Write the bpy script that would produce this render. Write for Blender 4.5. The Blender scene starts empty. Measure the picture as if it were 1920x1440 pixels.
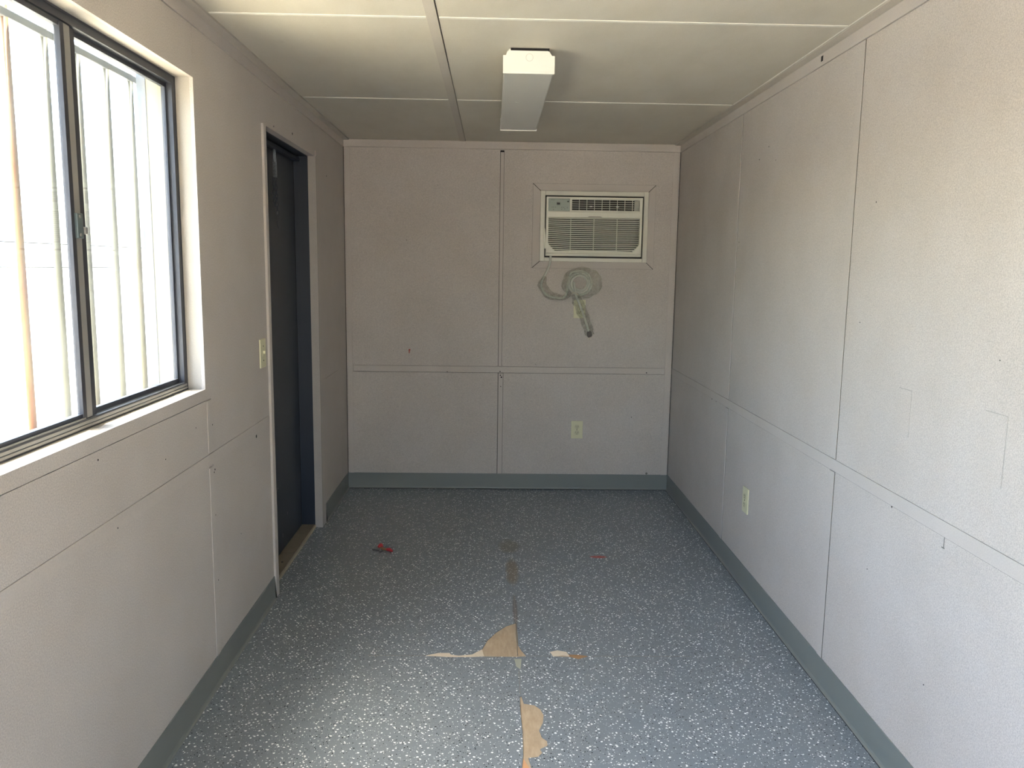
import bpy, bmesh, math, random
from mathutils import Vector, Matrix
from mathutils.geometry import tessellate_polygon
random.seed(7)
S = bpy.context.scene
COL = S.collection
FRONT_Y = -.60; FO = (.62, 1.30, 2.08)   # front wall and its open doorway
# ---------------------------------------------------------------- camera
W, D, H = 2.16, 5.3018, 2.2774          # room width, distance of the back wall, height
cd = bpy.data.cameras.new('camera'); cam = bpy.data.objects.new('camera', cd); COL.objects.link(cam)
RM = Matrix(((0.99964706, -0.02264856, 0.01388511), (-0.01051694, 0.14258055, 0.98972733), (-0.02439565, -0.98952404, 0.14229204))).transposed()
cam.matrix_world = Matrix.Translation((0.9644, 0.0, 1.4792)) @ RM.to_4x4()
cd.sensor_width = 36; cd.lens = 1509.98 / 1920 * 36; cd.clip_start = 0.02
S.camera = cam
# ---------------------------------------------------------------- sky, sun, exposure
S.view_settings.view_transform = 'Standard'; S.view_settings.look = 'None'
S.view_settings.gamma = 1; S.view_settings.use_curve_mapping = False
S.view_settings.exposure = 3.36
wd = bpy.data.worlds.new('sky'); S.world = wd; wd.use_nodes = True
nt = wd.node_tree; nt.nodes.clear()
sk = nt.nodes.new('ShaderNodeTexSky'); sk.sky_type = 'NISHITA'; sk.sun_disc = False
sk.sun_elevation = math.radians(72); sk.sun_rotation = math.radians(-90); sk.dust_density = 3.2
bg = nt.nodes.new('ShaderNodeBackground'); bg.inputs[1].default_value = 0.34
wo = nt.nodes.new('ShaderNodeOutputWorld')
nt.links.new(sk.outputs[0], bg.inputs[0]); nt.links.new(bg.outputs[0], wo.inputs[0])
sd = bpy.data.lights.new('sun', 'SUN'); sd.energy = 5.5; sd.angle = math.radians(0.6); sd.color = (1, .95, .87)
sun = bpy.data.objects.new('sun', sd); COL.objects.link(sun)
sun.rotation_euler = Vector((-0.142, 0.03, 0.985)).to_track_quat('Z', 'Y').to_euler()
sun.location = (4, 0, 8)
def portal(name, loc, rot, sx, sy):      # sampling guides for daylight, they emit nothing themselves
    l = bpy.data.lights.new(name, 'AREA'); l.shape = 'RECTANGLE'; l.size = sx; l.size_y = sy
    l.cycles.is_portal = True
    o = bpy.data.objects.new(name, l); COL.objects.link(o); o.location = loc; o.rotation_euler = rot
portal('portal_window', (-0.17, 2.05, 1.56), (0, math.radians(-90), 0), 1.0, 1.3)
portal('portal_window', (-0.17, 0.39, 1.56), (0, math.radians(-90), 0), 1.0, 1.3)
portal('portal_entrance', (.96, FRONT_Y - 0.13, 1.04), (math.radians(90), 0, 0), 0.68, 2.08)
S.cycles.max_bounces = 10; S.cycles.diffuse_bounces = 8; S.cycles.transparent_max_bounces = 12
S.cycles.sample_clamp_indirect = 8
# ---------------------------------------------------------------- helpers
class MB:
    """collects geometry in world coordinates; build() links it as one mesh object"""
    def __init__(s): s.bm = bmesh.new()
    def box(s, x0, x1, y0, y1, z0, z1, bev=0, seg=2):
        t = bmesh.new()
        bmesh.ops.create_cube(t, size=1, matrix=Matrix.Translation(((x0+x1)/2, (y0+y1)/2, (z0+z1)/2)) @
                              Matrix.Diagonal((abs(x1-x0), abs(y1-y0), abs(z1-z0), 1)))
        if bev: bmesh.ops.bevel(t, geom=t.edges[:], offset=bev, segments=seg, affect='EDGES', profile=.6)
        s.merge(t); return s
    def merge(s, t):
        me = bpy.data.meshes.new('tmp'); t.to_mesh(me); s.bm.from_mesh(me); bpy.data.meshes.remove(me); t.free()
    def prism(s, pts, axis, a, b, bev=0):
        """polygon extruded along an axis between a and b"""
        t = bmesh.new()
        def P(u, v, w): return {'x': (w, u, v), 'y': (u, w, v), 'z': (u, v, w)}[axis]
        lo = [t.verts.new(P(u, v, a)) for u, v in pts]; hi = [t.verts.new(P(u, v, b)) for u, v in pts]
        n = len(pts)
        for i in range(n): t.faces.new((lo[i], lo[(i+1) % n], hi[(i+1) % n], hi[i]))
        f1 = t.faces.new(lo); f2 = t.faces.new(hi)
        bmesh.ops.triangulate(t, faces=[f1, f2])
        bmesh.ops.recalc_face_normals(t, faces=t.faces[:])
        if bev: bmesh.ops.bevel(t, geom=[e for e in t.edges if e.calc_face_angle(0) > .5], offset=bev, segments=2, affect='EDGES')
        s.merge(t); return s
    def tube(s, pts, r, n=10, smooth=0, flat=None, cap=True):
        """swept circle; r a number or a list; flat=(axis vector, factor) squashes the section"""
        P = [Vector(p) for p in pts]; R_ = r if isinstance(r, (list, tuple)) else [r]*len(P)
        if smooth:
            Q, RR = [], []
            for i in range(len(P)-1):
                p0, p1, p2, p3 = P[max(i-1, 0)], P[i], P[i+1], P[min(i+2, len(P)-1)]
                for k in range(smooth):
                    u = k/smooth
                    Q.append(.5*((2*p1)+(p2-p0)*u+(2*p0-5*p1+4*p2-p3)*u*u+(3*p1-p0-3*p2+p3)*u**3)); RR.append(R_[i]*(1-u)+R_[i+1]*u)
            Q.append(P[-1]); RR.append(R_[-1]); P, R_ = Q, RR
        t = bmesh.new(); rings = []; up = Vector((0, 0, 1))
        for i, p in enumerate(P):
            d = (P[min(i+1, len(P)-1)] - P[max(i-1, 0)]).normalized()
            if i == 0: up = Vector((0, 0, 1)) if abs(d.z) < .9 else Vector((0, 1, 0))
            a = d.cross(up).normalized(); b = a.cross(d).normalized(); up = b
            ring = []
            for k in range(n):
                an = 2*math.pi*k/n; v = (a*math.cos(an)+b*math.sin(an))*R_[i]
                if flat: ax = Vector(flat[0]); v = v - ax*(v.dot(ax))*(1-flat[1])
                ring.append(t.verts.new(p+v))
            rings.append(ring)
        for i in range(len(rings)-1):
            for k in range(n):
                f = t.faces.new((rings[i][k], rings[i][(k+1) % n], rings[i+1][(k+1) % n], rings[i+1][k])); f.smooth = True
        if cap: t.faces.new(rings[0]); t.faces.new(list(reversed(rings[-1])))
        bmesh.ops.recalc_face_normals(t, faces=t.faces[:]); s.merge(t); return s
    def cyl(s, p0, p1, r, n=20): return s.tube([p0, p1], r, n)
    def jitter(s, amt, seed=1):
        rnd = random.Random(seed)
        for v in s.bm.verts: v.co += Vector([(rnd.random()-.5)*2*amt for _ in range(3)])
        return s
    def build(s, name, mat, parent=None, origin=None, smooth=False):
        if smooth:
            for f in s.bm.faces: f.smooth = True
        if parent is not None:
            r = parent
            while r.parent: r = r.parent
            off = r.location.copy()
        else: off = Vector(origin) if origin else Vector((0, 0, 0))
        if off.length: bmesh.ops.translate(s.bm, verts=s.bm.verts[:], vec=-off)
        me = bpy.data.meshes.new(name); s.bm.to_mesh(me); s.bm.free()
        for m in (mat if isinstance(mat, (list, tuple)) else [mat]): me.materials.append(m)
        o = bpy.data.objects.new(name, me); COL.objects.link(o)
        if parent is not None: o.parent = parent
        else: o.location = off
        return o
def empty(name, loc):
    o = bpy.data.objects.new(name, None); COL.objects.link(o); o.location = loc; o.empty_display_size = .05; return o
def tag(o, label, cat, group=None):
    o['label'] = label; o['category'] = cat
    if group: o['group'] = group
    return o
def struct(o): o['kind'] = 'structure'; return o
def grid(mb, axis, a, b, u0, u1, v0, v1, holes):
    """slab normal to axis between a and b, covering u0..u1 x v0..v1 except the holes (u0,u1,v0,v1)"""
    us = sorted({u0, u1, *[min(max(h[i], u0), u1) for h in holes for i in (0, 1)]})
    vs = sorted({v0, v1, *[min(max(h[i], v0), v1) for h in holes for i in (2, 3)]})
    for i in range(len(us)-1):
        run = None
        for j in range(len(vs)-1):
            cu, cv = (us[i]+us[i+1])/2, (vs[j]+vs[j+1])/2
            solid = not any(h[0] < cu < h[1] and h[2] < cv < h[3] for h in holes)
            if solid and run is None: run = vs[j]
            if run is not None and (not solid or j == len(vs)-2):
                e = vs[j+1] if solid else vs[j]
                if axis == 'x': mb.box(a, b, us[i], us[i+1], run, e)
                elif axis == 'y': mb.box(us[i], us[i+1], a, b, run, e)
                else: mb.box(us[i], us[i+1], run, e, a, b)
                run = None
    return mb
# ---------------------------------------------------------------- materials
def new_mat(name):
    m = bpy.data.materials.new(name); m.use_nodes = True; n = m.node_tree; b = n.nodes['Principled BSDF']; return m, n, b
def N(n, t, **k):
    x = n.nodes.new(t)
    for a, v in k.items(): setattr(x, a, v)
    return x
def mix(n, fac, a, b, mode='MIX'):
    x = N(n, 'ShaderNodeMix', data_type='RGBA', blend_type=mode)
    for s, v in ((x.inputs[0], fac), (x.inputs[6], a), (x.inputs[7], b)):
        if isinstance(v, bpy.types.NodeSocket): n.links.new(v, s)
        else: s.default_value = v if isinstance(v, (int, float)) else (*v, 1)
    return x.outputs[2]
def M_(n, op, a, b=0.0, c=0.0):
    x = N(n, 'ShaderNodeMath', operation=op)
    for s, v in zip(x.inputs, (a, b, c)):
        if isinstance(v, bpy.types.NodeSocket): n.links.new(v, s)
        else: s.default_value = v
    return x.outputs[0]
def ramp(n, v, lo, hi):
    x = N(n, 'ShaderNodeMapRange'); n.links.new(v, x.inputs[0]); x.inputs[1].default_value = lo; x.inputs[2].default_value = hi
    return x.outputs[0]
def coords(n, scale=(1, 1, 1)):
    t = N(n, 'ShaderNodeTexCoord'); mp = N(n, 'ShaderNodeMapping'); n.links.new(t.outputs['Object'], mp.inputs[0]); mp.inputs[3].default_value = scale
    return mp.outputs[0]
def noise(n, co, scale, detail=3, rough=.6):
    x = N(n, 'ShaderNodeTexNoise'); n.links.new(co, x.inputs['Vector']); x.inputs['Scale'].default_value = scale
    x.inputs['Detail'].default_value = detail; x.inputs['Roughness'].default_value = rough; return x.outputs['Fac']
def bump(n, b, h, dist, strength=1.0):
    x = N(n, 'ShaderNodeBump'); n.links.new(h, x.inputs['Height']); x.inputs['Distance'].default_value = dist; x.inputs['Strength'].default_value = strength
    n.links.new(x.outputs[0], b.inputs['Normal'])
def plain(name, col, rough=.5, metal=0, var=.06, vs=30, spec=.5, bmp=0, alpha=None):
    m, n, b = new_mat(name); co = coords(n); f = noise(n, co, vs)
    c = mix(n, f, [x*(1-var) for x in col], [min(1, x*(1+var)) for x in col]); n.links.new(c, b.inputs['Base Color'])
    b.inputs['Roughness'].default_value = rough; b.inputs['Metallic'].default_value = metal; b.inputs['Specular IOR Level'].default_value = spec
    if bmp: bump(n, b, f, bmp)
    if alpha: b.inputs['Alpha'].default_value = alpha
    return m
def wall_mat(name, col, amp=.18, stretch=(1, 1, 1), bmp=.0006):
    """vinyl faced board: fine speckled linen weave with broad soiling and small scuffs"""
    m, n, b = new_mat(name); co = coords(n, stretch)
    f1 = noise(n, co, 270, 3, .8); f2 = noise(n, co, 3.2, 4, .6); f3 = noise(n, coords(n, (1, 1, .35)), 9, 5, .7)
    lo = ramp(n, f1, .36, .64)
    c = mix(n, lo, [x*(1-amp) for x in col], [x*(1+amp) for x in col])
    c = mix(n, ramp(n, f2, .3, .75), c, [x*.90 for x in col]); 
    c2 = mix(n, ramp(n, f2, .35, .7), (1, 1, 1), (.93, .92, .90)); base = mix(n, lo, [x*(1-amp) for x in col], [x*(1+amp) for x in col])
    c = mix(n, 1.0, base, c2, 'MULTIPLY')
    sc = ramp(n, f3, .70, .78); c = mix(n, M_(n, 'MULTIPLY', sc, .25), c, [x*.6 for x in col])
    n.links.new(c, b.inputs['Base Color']); b.inputs['Roughness'].default_value = .62; b.inputs['Specular IOR Level'].default_value = .3
    bump(n, b, f1, bmp, .6); return m
WALLC = (.505, .464, .428)
m_wall = wall_mat('wall_vinyl_board', WALLC)
m_trim = wall_mat('painted_batten', [x*1.02 for x in WALLC], .07)
m_ceil = wall_mat('ceiling_board', (.58, .545, .46), .10, (2.2, 1, 1))
m_ctrim = wall_mat('ceiling_batten', (.52, .48, .42), .06)
m_spline = plain('ceiling_spline', (.72, .70, .62), .45)
m_core = plain('wall_core', (.055, .05, .045), .9)
m_reveal = wall_mat('window_reveal_paint', (.41, .38, .335), .05)
m_casing_shade = wall_mat('shaded_casing_paint', (.40, .37, .34), .10)  # batten paint darkened, puts shade into the colour of the far jamb strip
m_base = plain('vinyl_cove_base', (.185, .198, .184), .42, var=.04, vs=6)
m_ply = plain('bare_plywood', (.43, .325, .215), .7, var=.14, vs=14, bmp=.0004)
m_ply, n, b = new_mat('bare_plywood'); f1 = noise(n, coords(n, (26, 5, 1)), 3, 5, .7); f2 = noise(n, coords(n), 16, 4, .65)
c = mix(n, ramp(n, f1, .3, .7), (.36, .265, .17), (.47, .365, .245)); c = mix(n, M_(n, 'MULTIPLY', ramp(n, f2, .5, .75), .45), c, (.29, .20, .12))
n.links.new(c, b.inputs['Base Color']); b.inputs['Roughness'].default_value = .75; bump(n, b, f1, .0006)
m_back = plain('torn_paper_backing', (.62, .53, .40), .8, var=.12, vs=60)
m_brownply = plain('dark_plywood', (.30, .165, .07), .7, var=.2, vs=20)
m_alum = plain('grey_aluminium', (.05, .054, .066), .45, .3, var=.12, vs=18)
m_alul = plain('light_aluminium', (.30, .29, .27), .5, .25, var=.10, vs=14)
m_gask = plain('dark_gasket', (.035, .036, .045), .5, var=.2)
m_abs = plain('cream_plastic', (.70, .69, .59), .38, var=.03)
m_abs2 = plain('cream_plastic_frame', (.66, .645, .56), .42, var=.03)
m_panel = plain('grey_green_panel', (.30, .345, .30), .4, var=.03)
m_black = plain('black_display', (.012, .013, .015), .25)
m_dark = plain('dark_cavity', (.03, .028, .024), .8)
m_btn = plain('panel_print', (.16, .18, .16), .5)
m_cord = plain('grey_cord', (.52, .53, .46), .45, var=.05)
m_plug = plain('dark_plug', (.075, .06, .055), .45)
m_prong = plain('plug_prong', (.6, .55, .45), .35, .8)
m_ivory = plain('ivory_plate', (.62, .60, .40), .38, var=.03)
m_ivory2 = plain('ivory_receptacle', (.54, .52, .35), .42, var=.03)
m_slot = plain('slot_dark', (.07, .06, .04), .7)
m_white = plain('white_enamel', (.73, .73, .67), .35, var=.03)
m_lens = plain('fixture_body', (.56, .55, .50), .4, var=.03, vs=8)
m_navy = plain('navy_door_paint', (.030, .036, .046), .42, var=.12, vs=5)
m_jamb = plain('navy_jamb_paint', (.012, .018, .030), .42, var=.12, vs=5)
m_chain = plain('zinc_chain', (.30, .33, .36), .4, .6)
m_chaind = plain('dull_chain', (.06, .07, .08), .5, .4)
m_wood = plain('worn_threshold_wood', (.20, .17, .12), .65, var=.25, vs=22, bmp=.0006)
m_ext = plain('container_skin', (.30, .27, .19), .6, var=.05)
m_cage = plain('galvanised_steel', (.13, .14, .15), .5, .3, var=.1)
m_red = plain('red_plastic', (.42, .02, .03), .3, var=.1)
m_brass = plain('brass_tip', (.35, .20, .10), .4, .5)
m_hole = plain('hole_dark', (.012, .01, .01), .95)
m_scuff = plain('grey_smudge', (.17, .16, .14), .8, var=.2)
def rust_mat(name, paint, rust, thr):
    m, n, b = new_mat(name); co = coords(n, (1, 1, .25)); f = noise(n, co, 7, 5, .7)
    c = mix(n, ramp(n, f, thr, thr+.12), rust, paint); n.links.new(c, b.inputs['Base Color']); b.inputs['Roughness'].default_value = .75; return m
m_rust = rust_mat('rusty_bar', (.17, .095, .018), (.17, .050, .004), .50)
m_bar = rust_mat('tan_bar', (.105, .10, .066), (.09, .07, .035), .38)
# dusty glass
m_glass = bpy.data.materials.new('dusty_glass'); m_glass.use_nodes = True; n = m_glass.node_tree; n.nodes.clear()
out = N(n, 'ShaderNodeOutputMaterial'); tr = N(n, 'ShaderNodeBsdfTransparent'); gl = N(n, 'ShaderNodeBsdfGlossy'); tl = N(n, 'ShaderNodeBsdfTranslucent'); df = N(n, 'ShaderNodeBsdfDiffuse')
tr.inputs[0].default_value = (.93, .96, .94, 1); gl.inputs['Roughness'].default_value = .03; tl.inputs[0].default_value = (.9, .92, .9, 1); df.inputs[0].default_value = (.6, .6, .58, 1)
ge = N(n, 'ShaderNodeNewGeometry'); dt = N(n, 'ShaderNodeVectorMath', operation='DOT_PRODUCT'); n.links.new(ge.outputs['Incoming'], dt.inputs[0]); n.links.new(ge.outputs['Normal'], dt.inputs[1])
fr = M_(n, 'MULTIPLY_ADD', M_(n, 'POWER', M_(n, 'SUBTRACT', 1.0, M_(n, 'ABSOLUTE', dt.outputs['Value'])), 5.0), .96, .04)
mx = N(n, 'ShaderNodeMixShader'); n.links.new(fr, mx.inputs[0]); n.links.new(tr.outputs[0], mx.inputs[1]); n.links.new(gl.outputs[0], mx.inputs[2])
d2 = N(n, 'ShaderNodeMixShader'); d2.inputs[0].default_value = .5; n.links.new(tl.outputs[0], d2.inputs[1]); n.links.new(df.outputs[0], d2.inputs[2])
co = coords(n, (1, 1, .4)); f = noise(n, co, 5, 5, .65)
fac = M_(n, 'MULTIPLY_ADD', ramp(n, f, .45, .75), .03, .02)
m2 = N(n, 'ShaderNodeMixShader'); n.links.new(fac, m2.inputs[0]); n.links.new(mx.outputs[0], m2.inputs[1]); n.links.new(d2.outputs[0], m2.inputs[2]); n.links.new(m2.outputs[0], out.inputs[0])
# thin crumpled polythene
m_poly = bpy.data.materials.new('clear_polythene'); m_poly.use_nodes = True; n = m_poly.node_tree; n.nodes.clear()
out = N(n, 'ShaderNodeOutputMaterial'); tr = N(n, 'ShaderNodeBsdfTransparent'); pr = N(n, 'ShaderNodeBsdfPrincipled')
tr.inputs[0].default_value = (.965, .965, .945, 1); pr.inputs['Base Color'].default_value = (.62, .62, .56, 1); pr.inputs['Roughness'].default_value = .22
co = coords(n); f = noise(n, co, 55, 4, .6); bp = N(n, 'ShaderNodeBump'); n.links.new(f, bp.inputs['Height']); bp.inputs['Distance'].default_value = .006; n.links.new(bp.outputs[0], pr.inputs['Normal'])
mx = N(n, 'ShaderNodeMixShader'); n.links.new(M_(n, 'MULTIPLY_ADD', ramp(n, f, .4, .7), .24, .06), mx.inputs[0]); n.links.new(tr.outputs[0], mx.inputs[1]); n.links.new(pr.outputs[0], mx.inputs[2]); n.links.new(mx.outputs[0], out.inputs[0])
# floor: glossy blue-grey sheet vinyl with white and black chips
m_floor, n, b = new_mat('flecked_vinyl'); co = coords(n)
dn = N(n, 'ShaderNodeTexNoise'); n.links.new(co, dn.inputs['Vector']); dn.inputs['Scale'].default_value = 140; dn.inputs['Detail'].default_value = 1
va = N(n, 'ShaderNodeVectorMath', operation='MULTIPLY_ADD'); n.links.new(dn.outputs['Color'], va.inputs[0]); va.inputs[1].default_value = (.006, .006, 0); n.links.new(co, va.inputs[2])
def chips(scale, size, thr, seed):
    mp = N(n, 'ShaderNodeMapping'); n.links.new(va.outputs[0], mp.inputs[0]); mp.inputs[1].default_value = (seed, seed*1.7, 0); mp.inputs[2].default_value = (0, 0, seed)
    v = N(n, 'ShaderNodeTexVoronoi', voronoi_dimensions='2D', distance='EUCLIDEAN'); n.links.new(mp.outputs[0], v.inputs['Vector']); v.inputs['Scale'].default_value = scale
    sp = N(n, 'ShaderNodeSeparateColor'); n.links.new(v.outputs['Color'], sp.inputs[0])
    pick = M_(n, 'GREATER_THAN', sp.outputs[0], thr)
    sz = M_(n, 'MULTIPLY_ADD', sp.outputs[1], size*.7, size*.5)
    return M_(n, 'MULTIPLY', pick, M_(n, 'LESS_THAN', v.outputs['Distance'], sz))
big = noise(n, co, 1.6, 4, .6); mid = noise(n, co, 14, 4, .6)
c = mix(n, ramp(n, mid, .2, .8), (.190, .218, .240), (.212, .238, .258))
c = mix(n, M_(n, 'MULTIPLY', ramp(n, big, .35, .85), .35), c, (.17, .18, .175))
c = mix(n, M_(n, 'MULTIPLY', chips(150, .30, .74, 3.1), .45), c, (.30, .33, .35))
c = mix(n, chips(105, .20, .82, 1.3), c, (.015, .016, .018))
c = mix(n, chips(84, .26, .78, 5.7), c, (.86, .88, .88))
c = mix(n, chips(170, .26, .88, 9.2), c, (.75, .78, .78))
# stains with a place of their own: tan worn line on the long seam, red crayon smear
sx = N(n, 'ShaderNodeSeparateXYZ'); n.links.new(co, sx.inputs[0])
def blob(cx, cy, rx, ry, amt, soft=.6):
    dx = M_(n, 'DIVIDE', M_(n, 'SUBTRACT', sx.outputs[0], cx), rx); dy = M_(n, 'DIVIDE', M_(n, 'SUBTRACT', sx.outputs[1], cy), ry)
    r = M_(n, 'ADD', M_(n, 'ADD', M_(n, 'MULTIPLY', dx, dx), M_(n, 'MULTIPLY', dy, dy)), M_(n, 'MULTIPLY_ADD', mid, 1.6, -.8))
    return M_(n, 'MULTIPLY', M_(n, 'SUBTRACT', 1.0, ramp(n, r, 1-soft, 1+soft)), amt)
c = mix(n, blob(1.072, 3.80, .030, .16, .55), c, (.19, .135, .06))
c = mix(n, blob(1.060, 4.16, .05, .10, .40), c, (.17, .14, .06))
c = mix(n, blob(1.074, 3.34, .010, .16, .55), c, (.10, .07, .05))
c = mix(n, blob(1.525, 4.005, .042, .018, .85, .35), c, (.36, .09, .075))
n.links.new(c, b.inputs['Base Color']); b.inputs['Roughness'].default_value = .27; b.inputs['Specular IOR Level'].default_value = .40
rr = M_(n, 'MULTIPLY_ADD', noise(n, co, 5, 3), .04, .24); n.links.new(rr, b.inputs['Roughness'])
bump(n, b, noise(n, co, 60, 3), .0006, .6)
# exterior
m_ground = plain('sunlit_concrete_yard', (.62, .55, .43), .9, var=.12, vs=3)
m_blocks = plain('white_painted_masonry', (.78, .77, .74), .8, var=.03, vs=3)
m_mortar = plain('grey_mortar', (.018, .017, .015), .95)
m_alm = plain('worn_aluminium_track', (.15, .148, .138), .5, .2, var=.15, vs=9)
m_scuffl = plain('light_scuff', (.34, .32, .29), .8, var=.1)
# ================================================================ THE SETTING
TH = .15; PT = .012
WY0, WY1, WZ0, WZ1 = 1.385, 2.700, 1.062, 2.067        # window opening
DY0, DY1, DZ1 = 3.500, 4.460, 2.058                    # door opening
g0 = .003
def walls_side(name, inner, outsign, battens, openings, y0, y1):
    """side wall: dark core, board panels with open joints where the battens sit"""
    mb = MB(); s = outsign
    grid(mb, 'x', inner, inner+s*PT, y0, y1, 0, H, battens+openings)
    o = struct(mb.build(name, m_wall))
    c = MB(); big = [(h[0]-.01, h[1]+.01, h[2]-.01, h[3]+.01) for h in openings]; grid(c, 'x', inner+s*PT, inner+s*(TH-.004), y0, y1, -.02, H, big); k = c.build('wall_core', m_core, o)
    e = MB(); grid(e, 'x', inner+s*(TH-.004), inner+s*TH, y0-.1, y1+.1, -.15, H+.1, openings); e.build('outer_skin', m_ext, o)
    return o
Y0 = FRONT_Y
# batten zones (joint included)
VB = [(1.412, 1.456), (2.703, 2.747), (3.992, 4.036)]
HB = (.7925, .8355); TB = (2.227, 2.277)
rb = [(a, b, 0, HB[0]) for a, b in VB]+[(a, b, HB[1], TB[0]) for a, b in VB]+[(Y0, D, *HB), (Y0, D, TB[0], H)]
wall_right = walls_side('wall_right', W, 1, rb, [], Y0, D)
lb = [(1.412, 1.456, 0, HB[0]), (2.705, 2.749, 0, HB[0]), (2.705, 2.749, HB[1], 1.022), (2.700, 2.7035, 2.110, TB[0]),
      (Y0, DY0-.045, *HB), (4.56, 5.02, HB[1]-.002, HB[1]), (Y0, 2.749, 1.0215, 1.0235), (Y0, D, TB[0], H)]
DW = -1.66                                             # unseen identical window added beside the camera to brighten the right wall
win_hole = (WY0, WY1, WZ0, WZ1); win_hole2 = (WY0+DW, WY1+DW, WZ0, WZ1); door_hole = (DY0, DY1, -.02, DZ1)
wall_left = walls_side('wall_left', 0, -1, lb, [win_hole, win_hole2, door_hole], Y0, D)
# back wall
bb = [(1.000, 1.036, 0, HB[0]), (1.000, 1.026, HB[1], 2.222), (.044, 2.112, .790, .834), (0, W, TB[0]+.002, H), (0, .004, 0, H), (W-.004, W, 0, H)]
mb = MB(); grid(mb, 'y', D, D+PT, 0, W, 0, H, bb+[(1.29, 1.93, 1.55, 1.95)]); wall_back = struct(mb.build('wall_back', m_wall))
c = MB(); grid(c, 'y', D+PT, D+TH-.004, -TH, W+TH, -.02, H, [(1.29, 1.93, 1.55, 1.95)]); c.build('wall_core', m_core, wall_back)
c = MB(); grid(c, 'y', D+TH-.004, D+TH, -TH, W+TH, -.15, H+.1, [(1.29, 1.93, 1.55, 1.95)]); c.build('outer_skin', m_ext, wall_back)
# front wall with the open double doorway the photograph is taken from
mb = MB(); grid(mb, 'y', Y0-TH+.01, Y0, -TH, W+TH, -.02, H, [(FO[0], FO[1], -.02, FO[2])]); struct(mb.build('wall_front', m_wall))
# ceiling
seams = [1.45, 2.741, 4.030]
mb = MB(); ch = [(.7395, .779, Y0, D)] + [(0, W, s-.0015, s+.0015) for s in seams] + [(2.117, W, Y0, D), (0, .040, Y0, D)]
grid(mb, 'z', H, H+PT, 0, W, Y0, D, ch); ceiling = struct(mb.build('ceiling', m_ceil))
MB().box(-TH, W+TH, Y0-TH, D+TH, H+PT, H+.10).build('ceiling_core', m_core, ceiling)
MB().box(-TH-.02, W+TH+.02, Y0-TH-.02, D+TH+.02, H+.10, H+.115).build('roof_skin', m_ext, ceiling)
# floor: vinyl with torn openings over plywood
SHARD = [(1.0766, 3.2195), (1.0349, 3.1884), (0.9919, 3.1293), (0.9556, 3.0562), (0.9349, 2.9784), (0.8968, 2.9342), (0.8457, 2.9252), (0.8145, 2.9337), (0.8097, 2.9468), (0.7663, 2.9466), (0.7127, 2.9225), (0.8054, 2.9122), (0.8974, 2.9126), (0.9382, 2.9171), (1.0674, 2.9147), (1.1087, 2.9196), (1.0873, 2.9747), (1.0777, 3.0162), (1.0778, 3.1289)]
CREAM1 = [(0.9349, 2.9784), (0.8968, 2.9342), (0.8457, 2.9252), (0.8145, 2.9337), (0.8097, 2.9468), (0.7663, 2.9466), (0.7127, 2.9225), (0.8054, 2.9122), (0.8974, 2.9126), (0.9444, 2.9171)]
RHOLE = [(1.1998, 2.9576), (1.23, 2.971), (1.2645, 2.9579), (1.2731, 2.9382), (1.3102, 2.9362), (1.3504, 2.9255), (1.3347, 2.9147), (1.3061, 2.8974), (1.277, 2.9144), (1.2094, 2.9184)]
RCREAM = [(1.1998, 2.9576), (1.23, 2.971), (1.2645, 2.9579), (1.2737, 2.923), (1.2476, 2.9315), (1.2094, 2.9184)]
NIB = [(1.0588, 2.9005), (1.0874, 2.9007), (1.0806, 2.8178), (1.0653, 2.8381)]
LOWER = [(1.0776, 2.6303), (1.0839, 2.5835), (1.1195, 2.5733), (1.1388, 2.548), (1.148, 2.51), (1.1427, 2.4633), (1.1279, 2.4188), (1.1343, 2.3807), (1.1494, 2.3622), (1.1494, 2.3334), (1.1254, 2.3148), (1.1314, 2.2969), (1.1165, 2.275), (1.0869, 2.2696), (1.0935, 2.2193), (1.0979, 2.1316), (1.0594, 2.1317), (1.0652, 2.2193), (1.0709, 2.286), (1.0735, 2.4067), (1.0704, 2.5303), (1.0715, 2.6228)]
outer = [(0, Y0-.10), (W, Y0-.10), (W, D), (0, D), (0, DY1), (-.036, DY1), (-.036, DY0), (0, DY0)]
loops = [outer, SHARD, RHOLE, NIB, LOWER]
pts3 = [[Vector((x, y, 0)) for x, y in l] for l in loops]
tris = tessellate_polygon(pts3); flat = [p for l in loops for p in l]
bm = bmesh.new(); top = [bm.verts.new((x, y, 0)) for x, y in flat]
for t in tris:
    try: f = bm.faces.new([top[i] for i in t])
    except ValueError: continue
bmesh.ops.recalc_face_normals(bm, faces=bm.faces[:])
for f in bm.faces:
    if f.normal.z < 0: f.normal_flip()
k = 0
for l in loops:
    lo = [bm.verts.new((x, y, -.003)) for x, y in l]
    for i in range(len(l)):
        j = (i+1) % len(l); bm.faces.new((top[k+i], top[k+j], lo[j], lo[i]))
    k += len(l)
mb = MB(); mb.bm.free(); mb.bm = bm; floor = struct(mb.build('floor', m_floor))
MB().box(-TH, W+TH, Y0-TH, D+TH, -.05, -.003).build('plywood_subfloor', m_ply, floor)
MB().prism(CREAM1, 'z', -.0029, -.0006).build('torn_backing', m_back, floor)
MB().prism(RCREAM, 'z', -.0029, -.0006).build('torn_backing', m_back, floor)
MB().prism(NIB, 'z', -.0029, -.0008).build('torn_backing', plain('grey_backing', (.32, .33, .26), .7), floor)
MB().prism([(1.262, 2.936), (1.2731, 2.9375), (1.3102, 2.9355), (1.345, 2.9255), (1.332, 2.9150), (1.3061, 2.8990), (1.28, 2.914)], 'z', -.0029, -.0015).build('splintered_plywood', m_brownply, floor)
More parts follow.
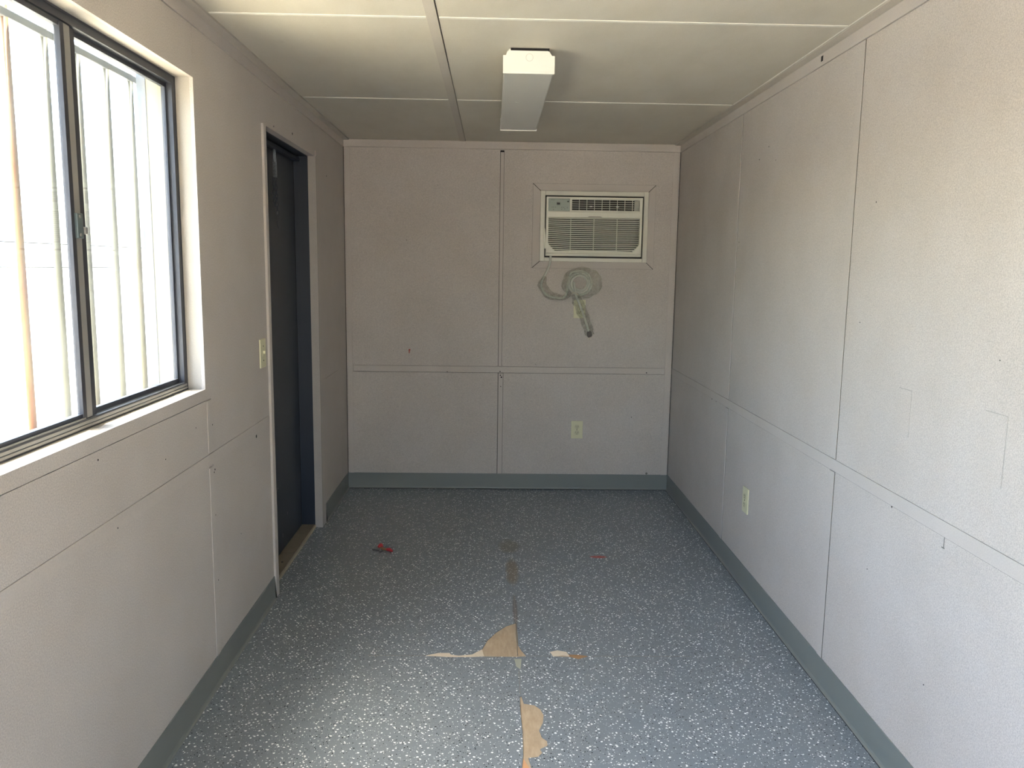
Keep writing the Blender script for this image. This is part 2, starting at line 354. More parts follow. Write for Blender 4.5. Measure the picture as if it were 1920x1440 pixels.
MB().prism([(1.0598, 2.21), (1.066, 2.2193), (1.0715, 2.268), (1.079, 2.245), (1.086, 2.225), (1.089, 2.14), (1.0600, 2.135)], 'z', -.0029, -.0015).build('splintered_plywood', plain('orange_plywood', (.55, .30, .15), .7, var=.2), floor)
# seam edges of the sheet vinyl: a hair-thin raised weld line
mb = MB(); mb.box(1.0725, 1.0745, 2.93, 3.50, -.002, .0006); mb.box(1.0725, 1.0745, 2.64, 2.81, -.002, .0006); mb.box(.50, .72, 2.9225, 2.9245, -.002, .0006); mb.box(1.36, 1.75, 2.9205, 2.9225, -.002, .0006); mb.box(1.11, 1.20, 2.921, 2.923, -.002, .0006)
mb.build('vinyl_seam', m_scuff, floor)
# ---- battens and edge trims
tn = [0]
def trim(mb, mat=None): tn[0] += 1; return struct(mb.build('trim_%d' % tn[0], mat or m_trim))
for a, b in VB:                                    # right wall, upright battens with the dark joint on the near side
    trim(MB().box(W-.0025, W+PT, a+.0035, b, .10, HB[0]-.0015, .0012)); trim(MB().box(W-.0025, W+PT, a+.0035, b, HB[1]+.002, TB[0]-.001, .0012))
for (a, b), wj in zip(VB, (.0025, .0034, .0010)):        # dark filler strips that make the open joints read dark
    j_ = MB(); j_.box(W-.0008, W+.004, a+.0002, a+wj, .10, HB[0]-.0015); j_.box(W-.0008, W+.004, a+.0002, a+wj, HB[1]+.002, TB[0]-.001); j_.build('joint_filler', m_slot, wall_right)
trim(MB().box(W-.0012, W+PT, Y0, D, HB[0]+.001, HB[1]-.0011, .0006))
trim(MB().box(W-.004, W+PT, Y0, D, TB[0]+.0015, H-.0005, .0015))
trim(MB().box(-PT, .0025, 1.4155, 1.456, .10, HB[0]-.001, .001))
trim(MB().box(-PT, .0015, 2.7075, 2.747, .10, HB[0]-.0065, .001)); trim(MB().box(-PT, .0015, 2.7075, 2.749, HB[1]+.002, 1.0195, .001))
trim(MB().box(-PT, .0015, Y0, DY0-.045, HB[0]+.0005, HB[1]-.0013, .0006))
trim(MB().box(-PT, .004, Y0, D, TB[0]+.002, H-.0005, .0015))
for z0, z1, x0, x1 in ((.10, .789, 1.004, 1.034), (.836, 2.212, 1.003, 1.024)): trim(MB().box(x0, x1, D-.002, D+PT, z0, z1, .001))
trim(MB().box(.046, 2.110, D-.003, D+PT, .7925, .8325, .001))
trim(MB().box(.004, W-.004, D-.003, D+PT, TB[0]+.0035, H-.0005, .001))
trim(MB().box(2.112, 2.150, D-.004, D, .104, 2.222, .001)); trim(MB().box(.010, .042, D-.004, D, .104, 2.222, .001))
trim(MB().box(.7398, .775, Y0, 3.41, H-.004, H+PT, .001), m_ctrim); trim(MB().box(.7400, .776, 3.411, D, H-.003, H+PT, .001), m_ctrim)
for s in seams:                                    # H-section joint splines across the ceiling
    trim(MB().box(.044, .7375, s-.002, s+.014, H-.0022, H+PT, .0005), m_spline); trim(MB().box(.780, 2.112, s-.002, s+.014, H-.0022, H+PT, .0005), m_spline)
trim(MB().box(2.1195, W, Y0, D, H-.006, H+PT, .001), m_ctrim); trim(MB().box(0, .0375, Y0, D, H-.006, H+PT, .001), m_ctrim)
trim(MB().box(2.1135, 2.1162, Y0, 4.02, H-.0030, H+PT, .0008), m_spline)
# casing around the inner door
trim(MB().prism([(3.457, .004), (3.500, .004), (3.503, .03), (3.500, .09), (3.501, .42), (3.498, .9), (3.499, DZ1), (3.4595, DZ1), (3.459, 1.0), (3.455, .5), (3.458, .1)], 'x', -.002, .010, .0012))
trim(MB().box(-.0365, .0062, 4.4590, 4.4690, .0, DZ1, 0), m_casing_shade); trim(MB().box(-.0365, -.0122, DY0, DY1, DZ1, DZ1+.009, 0)); trim(MB().box(-.002, .006, 4.4685, 4.5585, .0, DZ1+.03, .0015))
# window reveal lining (jamb, head, sill) and apron under the sill
r_ = MB(); grid(r_, 'x', -.088, -.0122, WY0-.010, WY1+.010, WZ0-.010, WZ1+.010, [(WY0, WY1, WZ0, WZ1)])
trim(r_, m_reveal)
r_ = MB(); grid(r_, 'x', -.088, -.0122, WY0+DW-.010, WY1+DW+.010, WZ0-.010, WZ1+.010, [win_hole2]); trim(r_, m_reveal)
for hole in (win_hole, win_hole2):      # tan outer lining of the opening
    r_ = MB(); grid(r_, 'x', -.146, -.0885, hole[0]-.010, hole[1]+.010, WZ0-.010, WZ1+.010, [hole]); trim(r_, m_ext)
# baseboards with a small toe
def cove(L, sgn):   # profile in (offset from the wall, height)
    return [(0, 0), (.0125, 0), (.0122, .0018), (.007, .005), (.0045, .012), (.0040, .1035), (.0030, .1050), (0, .1050)]
def base(name, axis, wall, sgn, a, b):
    pr = cove(0, 0)
    if axis == 'y': mb = MB(); mb.prism([(wall+sgn*u, v) for u, v in pr], 'y', a, b)
    else: mb = MB(); mb.prism([(wall+sgn*u, v) for u, v in pr], 'x', a, b)
    return struct(mb.build(name, m_base))
base('baseboard_right', 'y', W, -1, Y0, D); base('baseboard_left_near', 'y', 0, 1, Y0, 3.4565); base('baseboard_left_far', 'y', 0, 1, 4.560, D)
bk_ = base('baseboard_back', 'x', D, -1, 0.0, W); MB().box(.0127, W-.0127, D-.0140, D-.0124, 0, .0022).build('contact_line', m_hole, bk_)  # thin dark strip draws the contact line along the toe
MB().box(W-.0138, W-.0124, Y0, D-.013, 0, .0016).build('contact_line', m_hole, bpy.data.objects['baseboard_right'])
# ---- window
win = struct(empty('window_1', (-.09, 2.05, WZ0)))
f = MB(); XI, XO = -.058, -.088
grid(f, 'x', XO, XI, WY0, WY1, WZ0, WZ1, [(WY0+.030, WY1-.026, WZ0+.024, WZ1-.024)]); f.build('window_frame', m_alum, win)
g = MB(); g.box(-.066, -.0575, WY0, WY1, WZ0, WZ0+.004); g.box(-.066, -.0565, WY1-.0045, WY1, WZ0, WZ1-.001); g.box(-.060, -.0565, WY0, WY1, WZ0+.024, WZ0+.0265); g.box(-.060, -.0565, WY0, WY1, WZ1-.005, WZ1); g.build('gasket', m_gask, win)
t_ = MB(); t_.box(-.062, -.0560, WY0+.002, WY1-.006, WZ0+.0045, WZ0+.0115, .001); t_.box(-.062, -.0568, WY0+.002, WY1-.006, WZ0+.0135, WZ0+.0215, .001); t_.box(-.070, -.0575, WY0+.03, 2.02, WZ0+.026, WZ0+.030); t_.build('sill_track', m_alul, win)
def sash(name, y0, y1, x0, x1, st, mat):
    s = MB(); grid(s, 'x', x0, x1, y0, y1, WZ0+.026, WZ1-.026, [(y0+st[0], y1-st[1], WZ0+.026+.014, WZ1-.026-.012)])
    o = s.build(name, mat, win)
    MB().box((x0+x1)/2-.0015, (x0+x1)/2+.0015, y0+st[0]-.004, y1-st[1]+.004, WZ0+.038, WZ1-.036).build('glass_pane', m_glass, o)
    return o
sash('sliding_sash', WY0+.030, 2.052, -.078, -.062, (.018, .022), m_alum)
sash('fixed_sash', 2.050, WY1-.026, -.0885, -.076, (.030, .010), m_alum)
MB().box(-.074, -.0590, 2.012, 2.0295, WZ0+.027, WZ1-.027, .001).build('stile_side_shade', m_gask, win)  # dark strip painted in as the shaded near side of the stile
MB().box(-.070, -.0605, 2.030, 2.060, WZ0+.027, WZ1-.027, .0015).build('meeting_stile', m_alul, win)
MB().box(-.088, -.0660, 2.060, 2.092, WZ0+.026, WZ1-.026, .001).build('stile_channel', m_gask, win)
k = MB(); k.box(-.062, -.052, 2.026, 2.054, 1.537, 1.598, .002); la = k.build('sash_latch', plain('zinc_latch', (.12, .155, .16), .4, .3), win)
k = MB(); k.box(-.066, -.050, 2.058, 2.072, 1.548, 1.566, .003); k.cyl((-.0525, 2.038, 1.590), (-.0505, 2.038, 1.590), .004); k.cyl((-.0525, 2.038, 1.546), (-.0505, 2.038, 1.546), .004); k.build('latch_thumb', m_alul, la)
k = MB(); k.box(-.058, -.0545, 1.40, 1.43, WZ0+.004, WZ0+.010); 
w2 = win.copy(); w2.name = 'added_window'; COL.objects.link(w2); w2.location.y += DW  # out-of-view copy, added for the daylight it lets in
for ch_ in list(win.children):
    c_ = ch_.copy(); COL.objects.link(c_); c_.parent = w2
    for g_ in ch_.children: d_ = g_.copy(); COL.objects.link(d_); d_.parent = c_
# ---- door in the left wall
door = struct(empty('door_1', (-.08, 3.98, 0)))
f = MB(); f.box(-.146, -.037, DY1-.001, DY1+.009, -.002, DZ1); f.box(-.146, -.037, DY0-.009, DY0+.001, -.002, DZ1); f.box(-.146, -.037, DY0, DY1, DZ1-.002, DZ1+.009)
f.box(-.104, -.078, DY0+.003, DY1-.003, DZ1-.030, DZ1-.010, .002)
f.build('door_frame', m_jamb, door)
l = MB(); l.box(-.148, -.112, DY0-.004, DY1+.004, .012, DZ1+.004, .002); leaf = l.build('door_leaf', m_navy, door)
MB().box(-.114, -.1115, DY1-.010, DY1-.006, .022, DZ1-.014).build('edge_gap', m_hole, leaf)
l = MB()
for (y, z, dy, dz) in ((4.148, .171, .004, .016), (3.97, .36, .012, .003), (3.955, .352, .004, .008), (4.039, .082, .005, .022)): l.box(-.1125, -.1115, y, y+dy, z, z+dz)
l.build('paint_chip', m_alul, leaf)
t_ = MB(); t_.box(-.112, -.040, DY0+.004, DY1-.004, -.0028, .018, .002); th = t_.build('threshold', m_wood, door)
MB().box(-.0400, -.032, DY0+.004, DY1-.004, .0, .016, .0015).build('nosing', plain('light_wood_edge', (.36, .31, .22), .6, var=.2), th)
MB().cyl((-.07, 3.86, .0175), (-.07, 3.86, .0186), .006, 12).build('screw_hole', m_hole, th)
# ---- small dents, nail holes and patched cut-outs, part of the walls
def dot_x(x, y, z, r, sgn, par, mat=m_hole, name='nail_hole'):
    MB().cyl((x-sgn*.0001, y, z), (x+sgn*.0006, y, z), r, 8).build(name, mat, par)
for y, z, r in ((3.258, .783, .007), (2.761, .770, .0035), (2.753, .762, .003), (2.750, .609, .003), (2.752, .37, .0025), (3.655, 2.076, .004), (3.986, 2.098, .006), (4.767, 1.988, .005), (2.028, .801, .0025), (1.95, 1.0, .0025), (2.35, .905, .002), (2.6, .95, .002), (3.02, .45, .002), (4.51, .21, .007), (2.754, .93, .0025)):
    dot_x(.0012 if .79 < z < .84 else .0, y, z, r, 1, wall_left)
for y, z, r in ((2.019, .796, .003), (2.60, 1.32, .002), (1.86, 1.28, .0016), (3.96, 1.62, .003), (4.30, .79, .004), (4.22, .79, .003), (2.31, .80, .003), (2.30, .79, .003), (2.42, .55, .002), (2.72, .70, .003), (2.55, 1.7, .0025), (2.05, .36, .002), (3.72, 1.98, .003), (3.60, 2.02, .003), (3.50, 1.95, .002)):
    dot_x(W, y, z, r, -1, wall_right)
MB().box(W-.0045, W-.002, 3.045, 3.063, 2.243, 2.262).build('square_hole', m_hole, wall_right)
mb = MB(); mb.box(W-.0006, W, 2.015, 2.018, .765, .795); mb.box(W-.0006, W, 2.012, 2.026, .762, .765); mb.build('scratch', m_scuff, wall_right)
for y0, y1, z0, z1 in ((2.243, 2.315, 1.014, 1.148), (1.810, 1.896, .985, 1.154)):
    MB().box(W-.0012, W+.001, y0, y1, z0, z1, .0006).build('patch_panel', m_wall, wall_right)
    g = MB(); g.box(W-.0002, W+.001, y0-.0022, y0, z0-.002, z1+.0015); g.box(W-.0002, W+.001, y0, y1, z1, z1+.0015); g.build('patch_joint', m_scuffl, wall_right)
def dot_y(x, z, r, mat=m_hole, name='nail_hole', y=D): MB().cyl((x, y-.0006, z), (x, y+.0001, z), r, 8).build(name, mat, wall_back)
for x, z, r in ((1.015, .80, .004), (1.017, .775, .004), (1.024, .762, .005), (1.020, .70, .003), (.665, .795, .003), (1.99, .802, .004), (.60, 2.0, .002), (.31, .93, .002), (.02, .71, .004), (1.90, .50, .003), (1.25, .85, .002), (.40, 1.65, .0025)): dot_y(x, z, r, y=D-.0035 if abs(z-.8) < .02 or abs(x-1.018) < .02 else D)
dot_y(2.016, .113, .008, m_scuff, 'smudge'); dot_y(1.06, 2.232, .003)
MB().box(1.002, 1.026, D-.0030, D+.002, 2.212, 2.2225).build('joint_notch', m_hole, wall_back)
mb = MB(); mb.prism([(.411, .942), (.421, .944), (.422, .936), (.417, .928), (.416, .915), (.411, .914), (.413, .929), (.409, .934)], 'y', D-.0006, D); mb.build('red_mark', plain('red_crayon', (.42, .11, .08), .7), wall_back)
# mitred board frame around the air conditioner
T = [(1.214, 2.006, 1.484, 2.020), (1.262, 1.960, 1.526, 1.976)]
(a0, a1, c0, c1), (b0, b1, e0, e1) = T; q = .0012
for nm, pg in (('top', [(a0+q*2, c1), (a1-q*2, c1), (b1-q, e1+.0008), (b0+q, e1+.0008)]), ('bot', [(a0+q*2, c0), (b0+q, e0-.0008), (b1-q, e0-.0008), (a1-q*2, c0)]),
               ('l', [(a0, c0+q*2), (a0, c1-q*2), (b0-.0008, e1-q), (b0-.0008, e0+q)]), ('r', [(a1, c0+q*2), (b1+.0008, e0+q), (b1+.0008, e1-q), (a1, c1-q*2)])):
    trim(MB().prism(pg, 'y', D-.005, D+.0005))
mb = MB()
for (p, r2) in (((a0, c0), (b0, e0)), ((a1, c0), (b1, e0)), ((a0, c1), (b0, e1)), ((a1, c1), (b1, e1))):
    mb.tube([(p[0], D-.0025, p[1]), (r2[0], D-.0025, r2[1])], .0019, 6)
mb.build('mitre_gap', m_hole, wall_back)
mb = MB(); mb.box(a0-.0014, a0, D-.0015, D, c0, c1); mb.box(a1, a1+.0014, D-.0015, D, c0, c1); mb.box(a0, a1, D-.0015, D, c1, c1+.0014); mb.box(a0, a1, D-.0015, D, c0-.0010, c0); mb.build('frame_joint', m_scuff, wall_back)
# ---- outside
struct(MB().box(-30, 30, -30, 30, -.45, -.40).build('ground', m_ground))
bw = MB().box(-.10, 0, -9, 9, 0, 2.06).build('block_wall', m_blocks)
bw.location = (-3.9, 1.5, -.40); bw.rotation_euler.z = math.radians(-8)
bw.location = (0, 0, 0); bw.rotation_euler.z = 0
for z in (1.824, 2.036): MB().box(.0, .004, -9, 9, z, z+.009).build('mortar_joint', m_mortar, bw)
for y in (-1.30, .20, 1.70, 3.2): MB().box(.0, .004, y, y+.008, 1.824, 2.036).build('mortar_joint', m_mortar, bw)
bw.location = (-3.9, 1.5, -.40); bw.rotation_euler.z = math.radians(-8)
tag(bw, 'white painted block wall outside, seen through the window behind the bars', 'wall')
# ================================================================ THINGS
# ---- security grille outside the window
gr = empty('security_grille', (-.22, 2.36, 1.0)); tag(gr, 'weathered metal security grille of upright bars outside the window', 'window grille')
r = MB(); r.box(-.206, -.190, 1.20, 2.90, 2.050, 2.070, .002); r.build('rail', m_cage, gr)
r = MB(); r.box(-.210, -.190, 1.20, 2.90, 1.000, 1.018, .002); r.build('rail', m_cage, gr)
for i, y in enumerate((1.36, 1.53, 1.70, 1.865, 2.035, 2.205, 2.37, 2.540, 2.702)):
    MB().tube([(-.200, y, .99), (-.200, y, 2.078)], .0095, 10).build('bar', m_rust if i in (0, 1, 3, 4) else m_bar, gr)
r = MB(); grid(r, 'x', -.178, -.1505, 1.345, 2.740, 1.022, 2.140, [(1.385, 2.697, 1.062, 2.110)]); r.build('surround', m_cage, gr)
for y in (1.20, 2.865):
    MB().box(-.235, -.190, y-.004, y+.004, .985, 2.090, .002).build('side_plate', m_cage, gr)
    MB().box(-.190, -.1505, y-.006, y+.006, .985, 2.104, .002).build('standoff', m_bar, gr)
# ---- ceiling light
FZ = 2.1880; fx0, fx1, fy0, fy1 = .991, 1.181, 3.090, 4.335
lt = empty('ceiling_light', (1.086, 3.71, H)); tag(lt, 'long white wraparound ceiling light fixture, switched off, above the middle of the room', 'ceiling light')
MB().box(fx0+.028, fx1-.02, fy0-.0015, fy0+.003, FZ+.078, H-.0005).build('mounting_gap', m_hole, lt)
MB().box(fx0+.02, fx1-.02, fy0+.01, fy1-.01, FZ+.045, H-.001, .002).build('housing', m_white, lt)
b = MB(); pr = [(fx0+.003, FZ+.006), (fx0+.006, FZ+.003), (fx1-.006, FZ+.003), (fx1-.003, FZ+.006), (fx1-.003, FZ+.062), (fx1-.018, FZ+.064), (fx0+.018, FZ+.064), (fx0+.003, FZ+.062)]
b.prism(pr, 'y', fy0+.004, fy1-.004); b.build('lens', m_lens, lt)
def cap(y0, y1):
    zt = FZ+.0795; c = [(fx0, FZ), (fx0+.002, FZ-.001), (fx1-.002, FZ-.001), (fx1, FZ), (fx1, FZ+.063), (fx1-.010, FZ+.063), (fx1-.020, zt-.002), (fx1-.026, zt), (fx0+.022, zt), (fx0+.016, zt-.002), (fx0+.010, FZ+.063), (fx0, FZ+.063)]
    return MB().prism(c, 'y', y0, y1, .0008).build('end_cap', m_white, lt)
c1_ = cap(fy0-.003, fy0+.004); cap(fy1-.004, fy1+.003)
ring = MB(); ring.tube([(1.088+.013*math.cos(a*math.pi/12), fy0-.0034, FZ+.056+.013*math.sin(a*math.pi/12)) for a in range(25)], .0006, 6, cap=False); ring.build('knockout', m_lens, c1_)
MB().box(fx0+.004, fx1-.004, fy0-.0042, fy0-.003, FZ+.004, FZ+.0075, .0004).build('lip', m_white, c1_)
MB().tube([(1.05, 3.62, FZ+.0028), (1.06, 3.625, FZ+.0024), (1.078, 3.632, FZ+.0028)], .0012, 6).build('scratch', m_white, lt)
# ---- through-wall air conditioner
ac = empty('air_conditioner', (1.61, D, 1.75)); tag(ac, 'cream through-wall air conditioner with slatted grille and loose grey cord on the back wall', 'air conditioner')
f = MB(); y1 = D-.0055; grid(f, 'y', D-.022, y1, 1.262, 1.959, 1.527, 1.975, [(1.292, 1.929, 1.552, 1.946)])
fo = f.build('wall_frame', m_abs2, ac)
bev = fo.modifiers.new('bevel', 'BEVEL'); bev.width = .003; bev.segments = 2
f = MB(); f.box(1.292, 1.929, D-.012, D+.10, 1.552, 1.946); f.build('sleeve', m_dark, ac)
AF = D-.066                                            # front plane of the housing
h = MB(); ho = [(1.3090, 1.4475, 1.8440, 1.9230), (1.4585, 1.8970, 1.8470, 1.9225), (1.3120, 1.8990, 1.5950, 1.8050)]
grid(h, 'y', AF, AF+.014, 1.2985, 1.9130, 1.562, 1.9335, ho)
h.box(1.2985, 1.9130, AF+.030, D-.010, 1.562, 1.9335)  # shell behind the front
h.box(1.2985, 1.3080, AF+.012, AF+.032, 1.562, 1.9335); h.box(1.9035, 1.9130, AF+.012, AF+.032, 1.562, 1.9335); h.box(1.2985, 1.9130, AF+.012, AF+.032, 1.562, 1.57); h.box(1.2985, 1.9130, AF+.012, AF+.032, 1.926, 1.9335)
for sx_, xe in ((1, 1.3120), (-1, 1.8990)):            # rounded lower corners of the grille
    h.prism([(xe-.001*sx_, 1.594), (xe+.044*sx_, 1.594), (xe+.040*sx_, 1.600), (xe+.024*sx_, 1.612), (xe+.012*sx_, 1.624), (xe+.004*sx_, 1.636), (xe-.001*sx_, 1.650)], 'y', AF, AF+.014)
hs = h.build('housing', m_abs, ac)
MB().box(1.2990, 1.9125, AF-.004, AF, 1.8055, 1.8400, .003).build('header_band', m_abs, ac)
MB().tube([(1.2995, AF+.002, 1.574), (1.5, AF-.0015, 1.5725), (1.61, AF-.002, 1.572), (1.72, AF-.0015, 1.5725), (1.9120, AF+.002, 1.574)], .008, 10, 4).build('lower_lip', m_abs, ac, smooth=True)
g = MB(); g.box(1.3130, 1.8980, AF+.027, AF+.0295, 1.596, 1.804); g.box(1.4590, 1.8965, AF+.027, AF+.0295, 1.848, 1.922); g.build('dark_interior', m_dark, ac)
# intake grille, sagging slats
s = MB(); pitch = .01228
for i in range(18):
    z = 1.7985-i*pitch; sag = .0018+.004*i/17; P = []
    inset = max(0, (i-13))*.010 if i > 13 else 0
    for k in range(15):
        u = -1+2*k/14; x = 1.6055+u*(.2940-inset); P.append((x, AF+.004-.002*(1-u*u), z-sag*(1-u*u)+.002))
    s.tube(P, .0037, 8, flat=((0, 1, 0), 1.5))
gi = s.build('intake_grille', m_abs, ac)
for x in (1.4555, 1.6040, 1.7530): MB().box(x-.0022, x+.0022, AF+.001, AF+.007, 1.588, 1.803).build('mullion', m_abs, gi)
MB().prism([(1.560, 1.8090), (1.657, 1.8090), (1.645, 1.8135), (1.572, 1.8135)], 'y', AF-.0046, AF-.0038).build('badge', plain('badge_grey', (.22, .21, .17), .4), ac)
# outlet louvres
v = MB()
for i in range(6): v.box(1.4600, 1.8960, AF+.006, AF+.010, 1.8500+i*.0133, 1.8528+i*.0133)
v.box(1.4585, 1.8970, AF+.002, AF+.010, 1.8470, 1.8490); v.box(1.4585, 1.8970, AF+.002, AF+.010, 1.9205, 1.9225); v.box(1.4585, 1.4605, AF+.002, AF+.01, 1.848, 1.922); v.box(1.8950, 1.8970, AF+.002, AF+.01, 1.848, 1.922)
lo = v.build('louvre', m_abs, ac)
for i in range(1, 9): x = 1.4590+i*.0487; MB().box(x-.0011, x+.0011, AF+.004, AF+.012, 1.849, 1.921).build('vane', m_abs, lo)
for x in (1.582, 1.752): MB().box(x-.009, x+.009, AF+.000, AF+.006, 1.8735, 1.8800, .001).build('slider', m_white, lo)
v = MB()
for i in range(14):
    x = 1.864+i*.0022; v.box(x, x+.0010, AF+.018, AF+.026, 1.849, 1.921)
v.build('inner_fin', m_abs2, lo)
# control panel
p_ = MB(); p_.box(1.3100, 1.4465, AF+.001, AF+.010, 1.8450, 1.9220, .001); cp = p_.build('control_panel', m_panel, ac)
MB().box(1.3640, 1.3830, AF-.0002, AF+.002, 1.8855, 1.8985).build('display', m_black, cp)
MB().cyl((1.4350, AF-.0004, 1.9050), (1.4350, AF+.002, 1.9050), .0045, 14).build('sensor', m_black, cp)
t = MB()
for i, w_ in enumerate((.004, .003, .005, .003, .004)): t.box(1.3245+i*.0055, 1.3245+i*.0055+w_, AF+.0002, AF+.0015, 1.9115, 1.9150 if i % 2 else 1.9165)
t.build('logo_print', m_btn, cp)
for x, z in ((1.334, 1.869), (1.343, 1.869), (1.343, 1.853), (1.395, 1.868), (1.408, 1.868), (1.414, 1.858), (1.431, 1.866), (1.395, 1.856), (1.356, 1.869)):
    MB().box(x-.0028, x+.0028, AF+.0000, AF+.0015, z-.0022, z+.0022, .0006).build('button', m_btn, cp)
hd = MB(); hd.prism([(1.280, 1.736), (1.292, 1.737), (1.303, 1.612), (1.2975, 1.604), (1.290, 1.614)], 'y', D-.052, D-.024, .002); hd.build('lever', m_abs, ac)
# power cord: hangs, swings left, ends coiled inside a plastic bag
cx, cz = 1.525, 1.387; CY = D-.028
pts = [(1.331, D-.045, 1.572), (1.331, D-.05, 1.545), (1.326, CY, 1.500), (1.305, CY, 1.450), (1.283, CY, 1.405), (1.277, CY, 1.365), (1.296, CY, 1.325), (1.335, CY, 1.299), (1.38, CY, 1.293), (1.435, CY, 1.305)]
for k in range(0, 40):
    a = math.radians(-140+k*27); rr_ = .083-.0011*k; pts.append((cx+rr_*math.cos(-a-math.pi*.0), CY-.002-.006*math.sin(k*1.3)-.0006*k, cz+rr_*1.0*math.sin(-a)))
pts += [(1.497, CY-.028, 1.325), (1.522, CY-.028, 1.262), (1.552, CY-.024, 1.19), (1.578, CY-.020, 1.115), (1.592, CY-.016, 1.075)]
cord = MB().tube(pts, .0072, 10, 3).build('power_cord', m_cord, ac)
pg = MB(); pg.tube([(1.591, CY-.016, 1.082), (1.595, CY-.015, 1.070), (1.598, CY-.014, 1.048), (1.600, CY-.013, 1.040)], [.008, .016, .018, .012], 12, flat=((0, 1, 0), .7)); pg.build('plug', m_plug, cord)
pg = MB(); pg.box(1.590, 1.5925, CY-.016, CY-.011, 1.022, 1.040); pg.box(1.603, 1.6055, CY-.016, CY-.011, 1.022, 1.040); pg.cyl((1.598, CY-.008, 1.024), (1.598, CY-.008, 1.040), .0025, 10); pg.build('prong', m_prong, cord)
# polythene bag gathered around the coil
def sheet(path, widths, y, seed, thick=.012):
    rnd = random.Random(seed); mb = MB(); bm = mb.bm; rows = []; Pn = len(path); U = 18
    Q = []
    for i in range(Pn-1):
        for k in range(6):
            u = k/6; p0, p1, p2, p3 = [Vector((*path[min(max(i+d, 0), Pn-1)], 0)) for d in (-1, 0, 1, 2)]
            q = .5*((2*p1)+(p2-p0)*u+(2*p0-5*p1+4*p2-p3)*u*u+(3*p1-p0-3*p2+p3)*u**3); Q.append((q.x, q.y, widths[i]*(1-u)+widths[i+1]*u))
    Q.append((*path[-1], widths[-1]))
    for i, (x, z, w_) in enumerate(Q):
        a, b2 = Q[max(i-1, 0)], Q[min(i+1, len(Q)-1)]; d = Vector((b2[0]-a[0], b2[1]-a[1])); d.normalize(); nx, nz = -d.y, d.x; row = []
        for k in range(U):
            an = 2*math.pi*k/U; ww = w_*(1+.16*math.sin(i*.9+k)+.1*(rnd.random()-.5))
            row.append(bm.verts.new((x+nx*ww*math.cos(an), y+thick*math.sin(an)*(1+.4*math.sin(i*.7+k*1.7)), z+nz*ww*math.cos(an))))
        rows.append(row)
    for i in range(len(rows)-1):
        for k in range(U):
            f = bm.faces.new((rows[i][k], rows[i][(k+1) % U], rows[i+1][(k+1) % U], rows[i+1][k])); f.smooth = True
    return mb
arc = [(1.300, 1.43), (1.283, 1.375), (1.325, 1.315), (1.40, 1.296), (1.460, 1.312), (1.432, 1.37), (1.455, 1.43), (1.520, 1.462), (1.585, 1.448), (1.628, 1.405), (1.618, 1.350), (1.560, 1.312), (1.500, 1.308)]
wid = [.010, .028, .028, .018, .012, .022, .027, .027, .036, .042, .034, .022, .012]
bg_ = empty('plastic_bag', (1.51, D-.03, 1.32)); tag(bg_, 'crumpled clear plastic bag around the coiled cord under the air conditioner', 'plastic bag')
sheet(arc, wid, D-.032, 3, .024).build('gathered_bag', m_poly, bg_)
sheet([(1.490, 1.318), (1.512, 1.275), (1.540, 1.215), (1.566, 1.150), (1.588, 1.090), (1.602, 1.050)], [.018, .032, .034, .030, .030, .026], D-.040, 5, .022).build('bag_mouth', m_poly, bg_)
MB().tube([(1.474, D-.058, 1.322), (1.487, D-.064, 1.330), (1.500, D-.064, 1.322), (1.515, D-.058, 1.314)], .004, 8, 3).build('twist_tie', m_prong, bg_)
# ---- outlets and switch
def outlet(label, cx, cz, face='y', pos=None, switch=False):
    """built facing -y at the back wall, turned for the side walls"""
    o = empty('wall_switch' if switch else 'electrical_outlet', (0, 0, 0))
    tag(o, label, 'switch' if switch else 'outlet', None if switch else 'duplex outlets with ivory plates')
    pl = MB().box(-.039, .039, -.0065, 0, -.060, .060, .003).build('cover_plate', m_ivory, o)
    if switch:
        MB().box(-.006, .006, -.0075, -.006, -.013, .013, .0005).build('toggle_slot', m_ivory2, o)
        MB().box(-.0045, .0045, -.016, -.006, -.002, .010, .001).build('toggle', m_ivory, o)
        for z in (-.030, .030): MB().cyl((0, -.0078, z), (0, -.0060, z), .0032, 10).build('screw', m_slot, pl)
    else:
        for z in (-.020, .020):
            r = MB(); r.prism([(.017*math.cos(a), z+max(-.0135, min(.0135, .017*math.sin(a)))) for a in [k*math.pi/12 for k in range(24)]], 'y', -.0085, -.006)
            rc = r.build('receptacle', m_ivory2, o)
            r = MB(); r.box(-.0075, -.0055, -.0092, -.008, z-.001, z+.007); r.box(.0055, .0075, -.0092, -.008, z-.002, z+.008); r.cyl((0, -.0092, z-.008), (0, -.008, z-.008), .0026, 8); r.build('slot', m_slot, rc)
        MB().cyl((0, -.0080, 0), (0, -.0060, 0), .0032, 10).build('screw', m_slot, pl)
    o.location = pos; o.rotation_euler.z = {'y': 0, 'right': -math.pi/2, 'left': math.pi/2}[face]
    return o
outlet('ivory duplex outlet low on the back wall, below the air conditioner', 0, 0, 'y', (1.535, D-.0001, .412))
outlet('ivory outlet partly hidden behind the plastic bag under the air conditioner', 0, 0, 'y', (1.532, D-.0001, 1.220))
outlet('ivory duplex outlet low on the right wall between two seams', 0, 0, 'right', (W-.0001, 3.635, .418))
outlet('ivory switch plate on the left wall between window and door', 0, 0, 'left', (.0001, 3.372, 1.113), True)
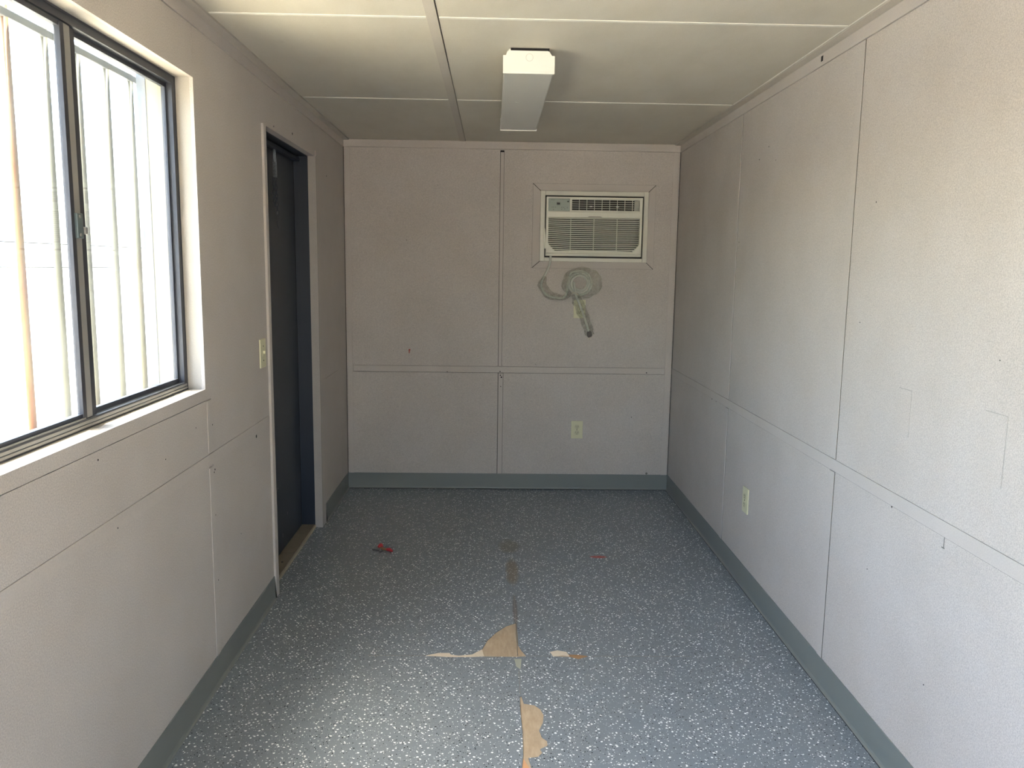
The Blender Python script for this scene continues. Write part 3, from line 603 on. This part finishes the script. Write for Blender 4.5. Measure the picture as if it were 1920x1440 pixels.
# ---- safety spring and chain at the head of the inner door
ch = empty('door_chain', (-.092, 4.03, 2.02)); tag(ch, 'door check spring with hanging chain at the top of the dark door', 'door chain')
X = -.092
sp = MB(); P = []
for k in range(15*12+1):
    a = k/12*2*math.pi; P.append((X+.0085*math.cos(a), 4.006+.010*math.sin(a), 1.985-.088*k/(15*12)))
sp.tube(P, .0016, 6); sp.build('spring', m_chain, ch)
MB().tube([(X, 4.165, 2.045), (X, 4.13, 2.050), (X, 4.06, 2.046), (X, 4.012, 2.040), (X, 3.990, 2.020), (X, 3.988, 1.985), (X, 4.000, 1.972), (X, 4.014, 1.985), (X, 4.012, 2.030)], .0036, 8, 4).build('hook', m_chain, ch)
for k in range(9):
    z = 1.888-k*.0195; L_ = MB(); al = k % 2; pts = []
    for j in range(17):
        a = 2*math.pi*j/16; u, w_ = .0062*math.cos(a), .0125*math.sin(a); pts.append((X+(0 if al else u), 4.012+k*.0022+(u if al else 0), z+w_))
    L_.tube(pts, .0019, 6); L_.build('chain_link', m_chaind, ch)
for k in range(7):
    z = 1.885-k*.0195; L_ = MB(); al = (k+1) % 2; pts = []
    for j in range(17):
        a = 2*math.pi*j/16; u, w_ = .0062*math.cos(a), .0125*math.sin(a); pts.append((X-.006+(0 if al else u), 3.990+k*.0030+(u if al else 0), z+w_))
    L_.tube(pts, .0019, 6); L_.build('chain_link', m_chaind, ch)
MB().tube([(X, 4.030, 1.722), (X, 4.035, 1.700), (X-.004, 4.032, 1.68), (X, 4.044, 1.655)], .0018, 6, 3).build('tail', m_chaind, ch)
# ---- red bit on the floor
rd = empty('plastic_clip', (.395, 4.08, 0)); tag(rd, 'small broken red plastic clip with a dark wire lying on the floor', 'debris')
MB().tube([(.372, 4.100, .012), (.384, 4.112, .020), (.392, 4.100, .013)], [.006, .011, .006], 10, 3).build('red_cap', m_red, rd)
MB().tube([(.418, 4.072, .010), (.436, 4.068, .010), (.450, 4.056, .006)], [.007, .010, .005], 10, 3).build('red_cap', m_red, rd)
MB().tube([(.385, 4.098, .010), (.405, 4.082, .009), (.425, 4.074, .009)], .0065, 10, 3).build('body', m_brass, rd)
MB().tube([(.342, 4.086, .004), (.362, 4.078, .005), (.380, 4.068, .004), (.388, 4.050, .003), (.400, 4.066, .004)], .0028, 8, 3).build('wire', m_gask, rd)
# ---- tidy shading
for o in COL.objects:
    if o.type == 'MESH' and o.data.polygons:
        pass
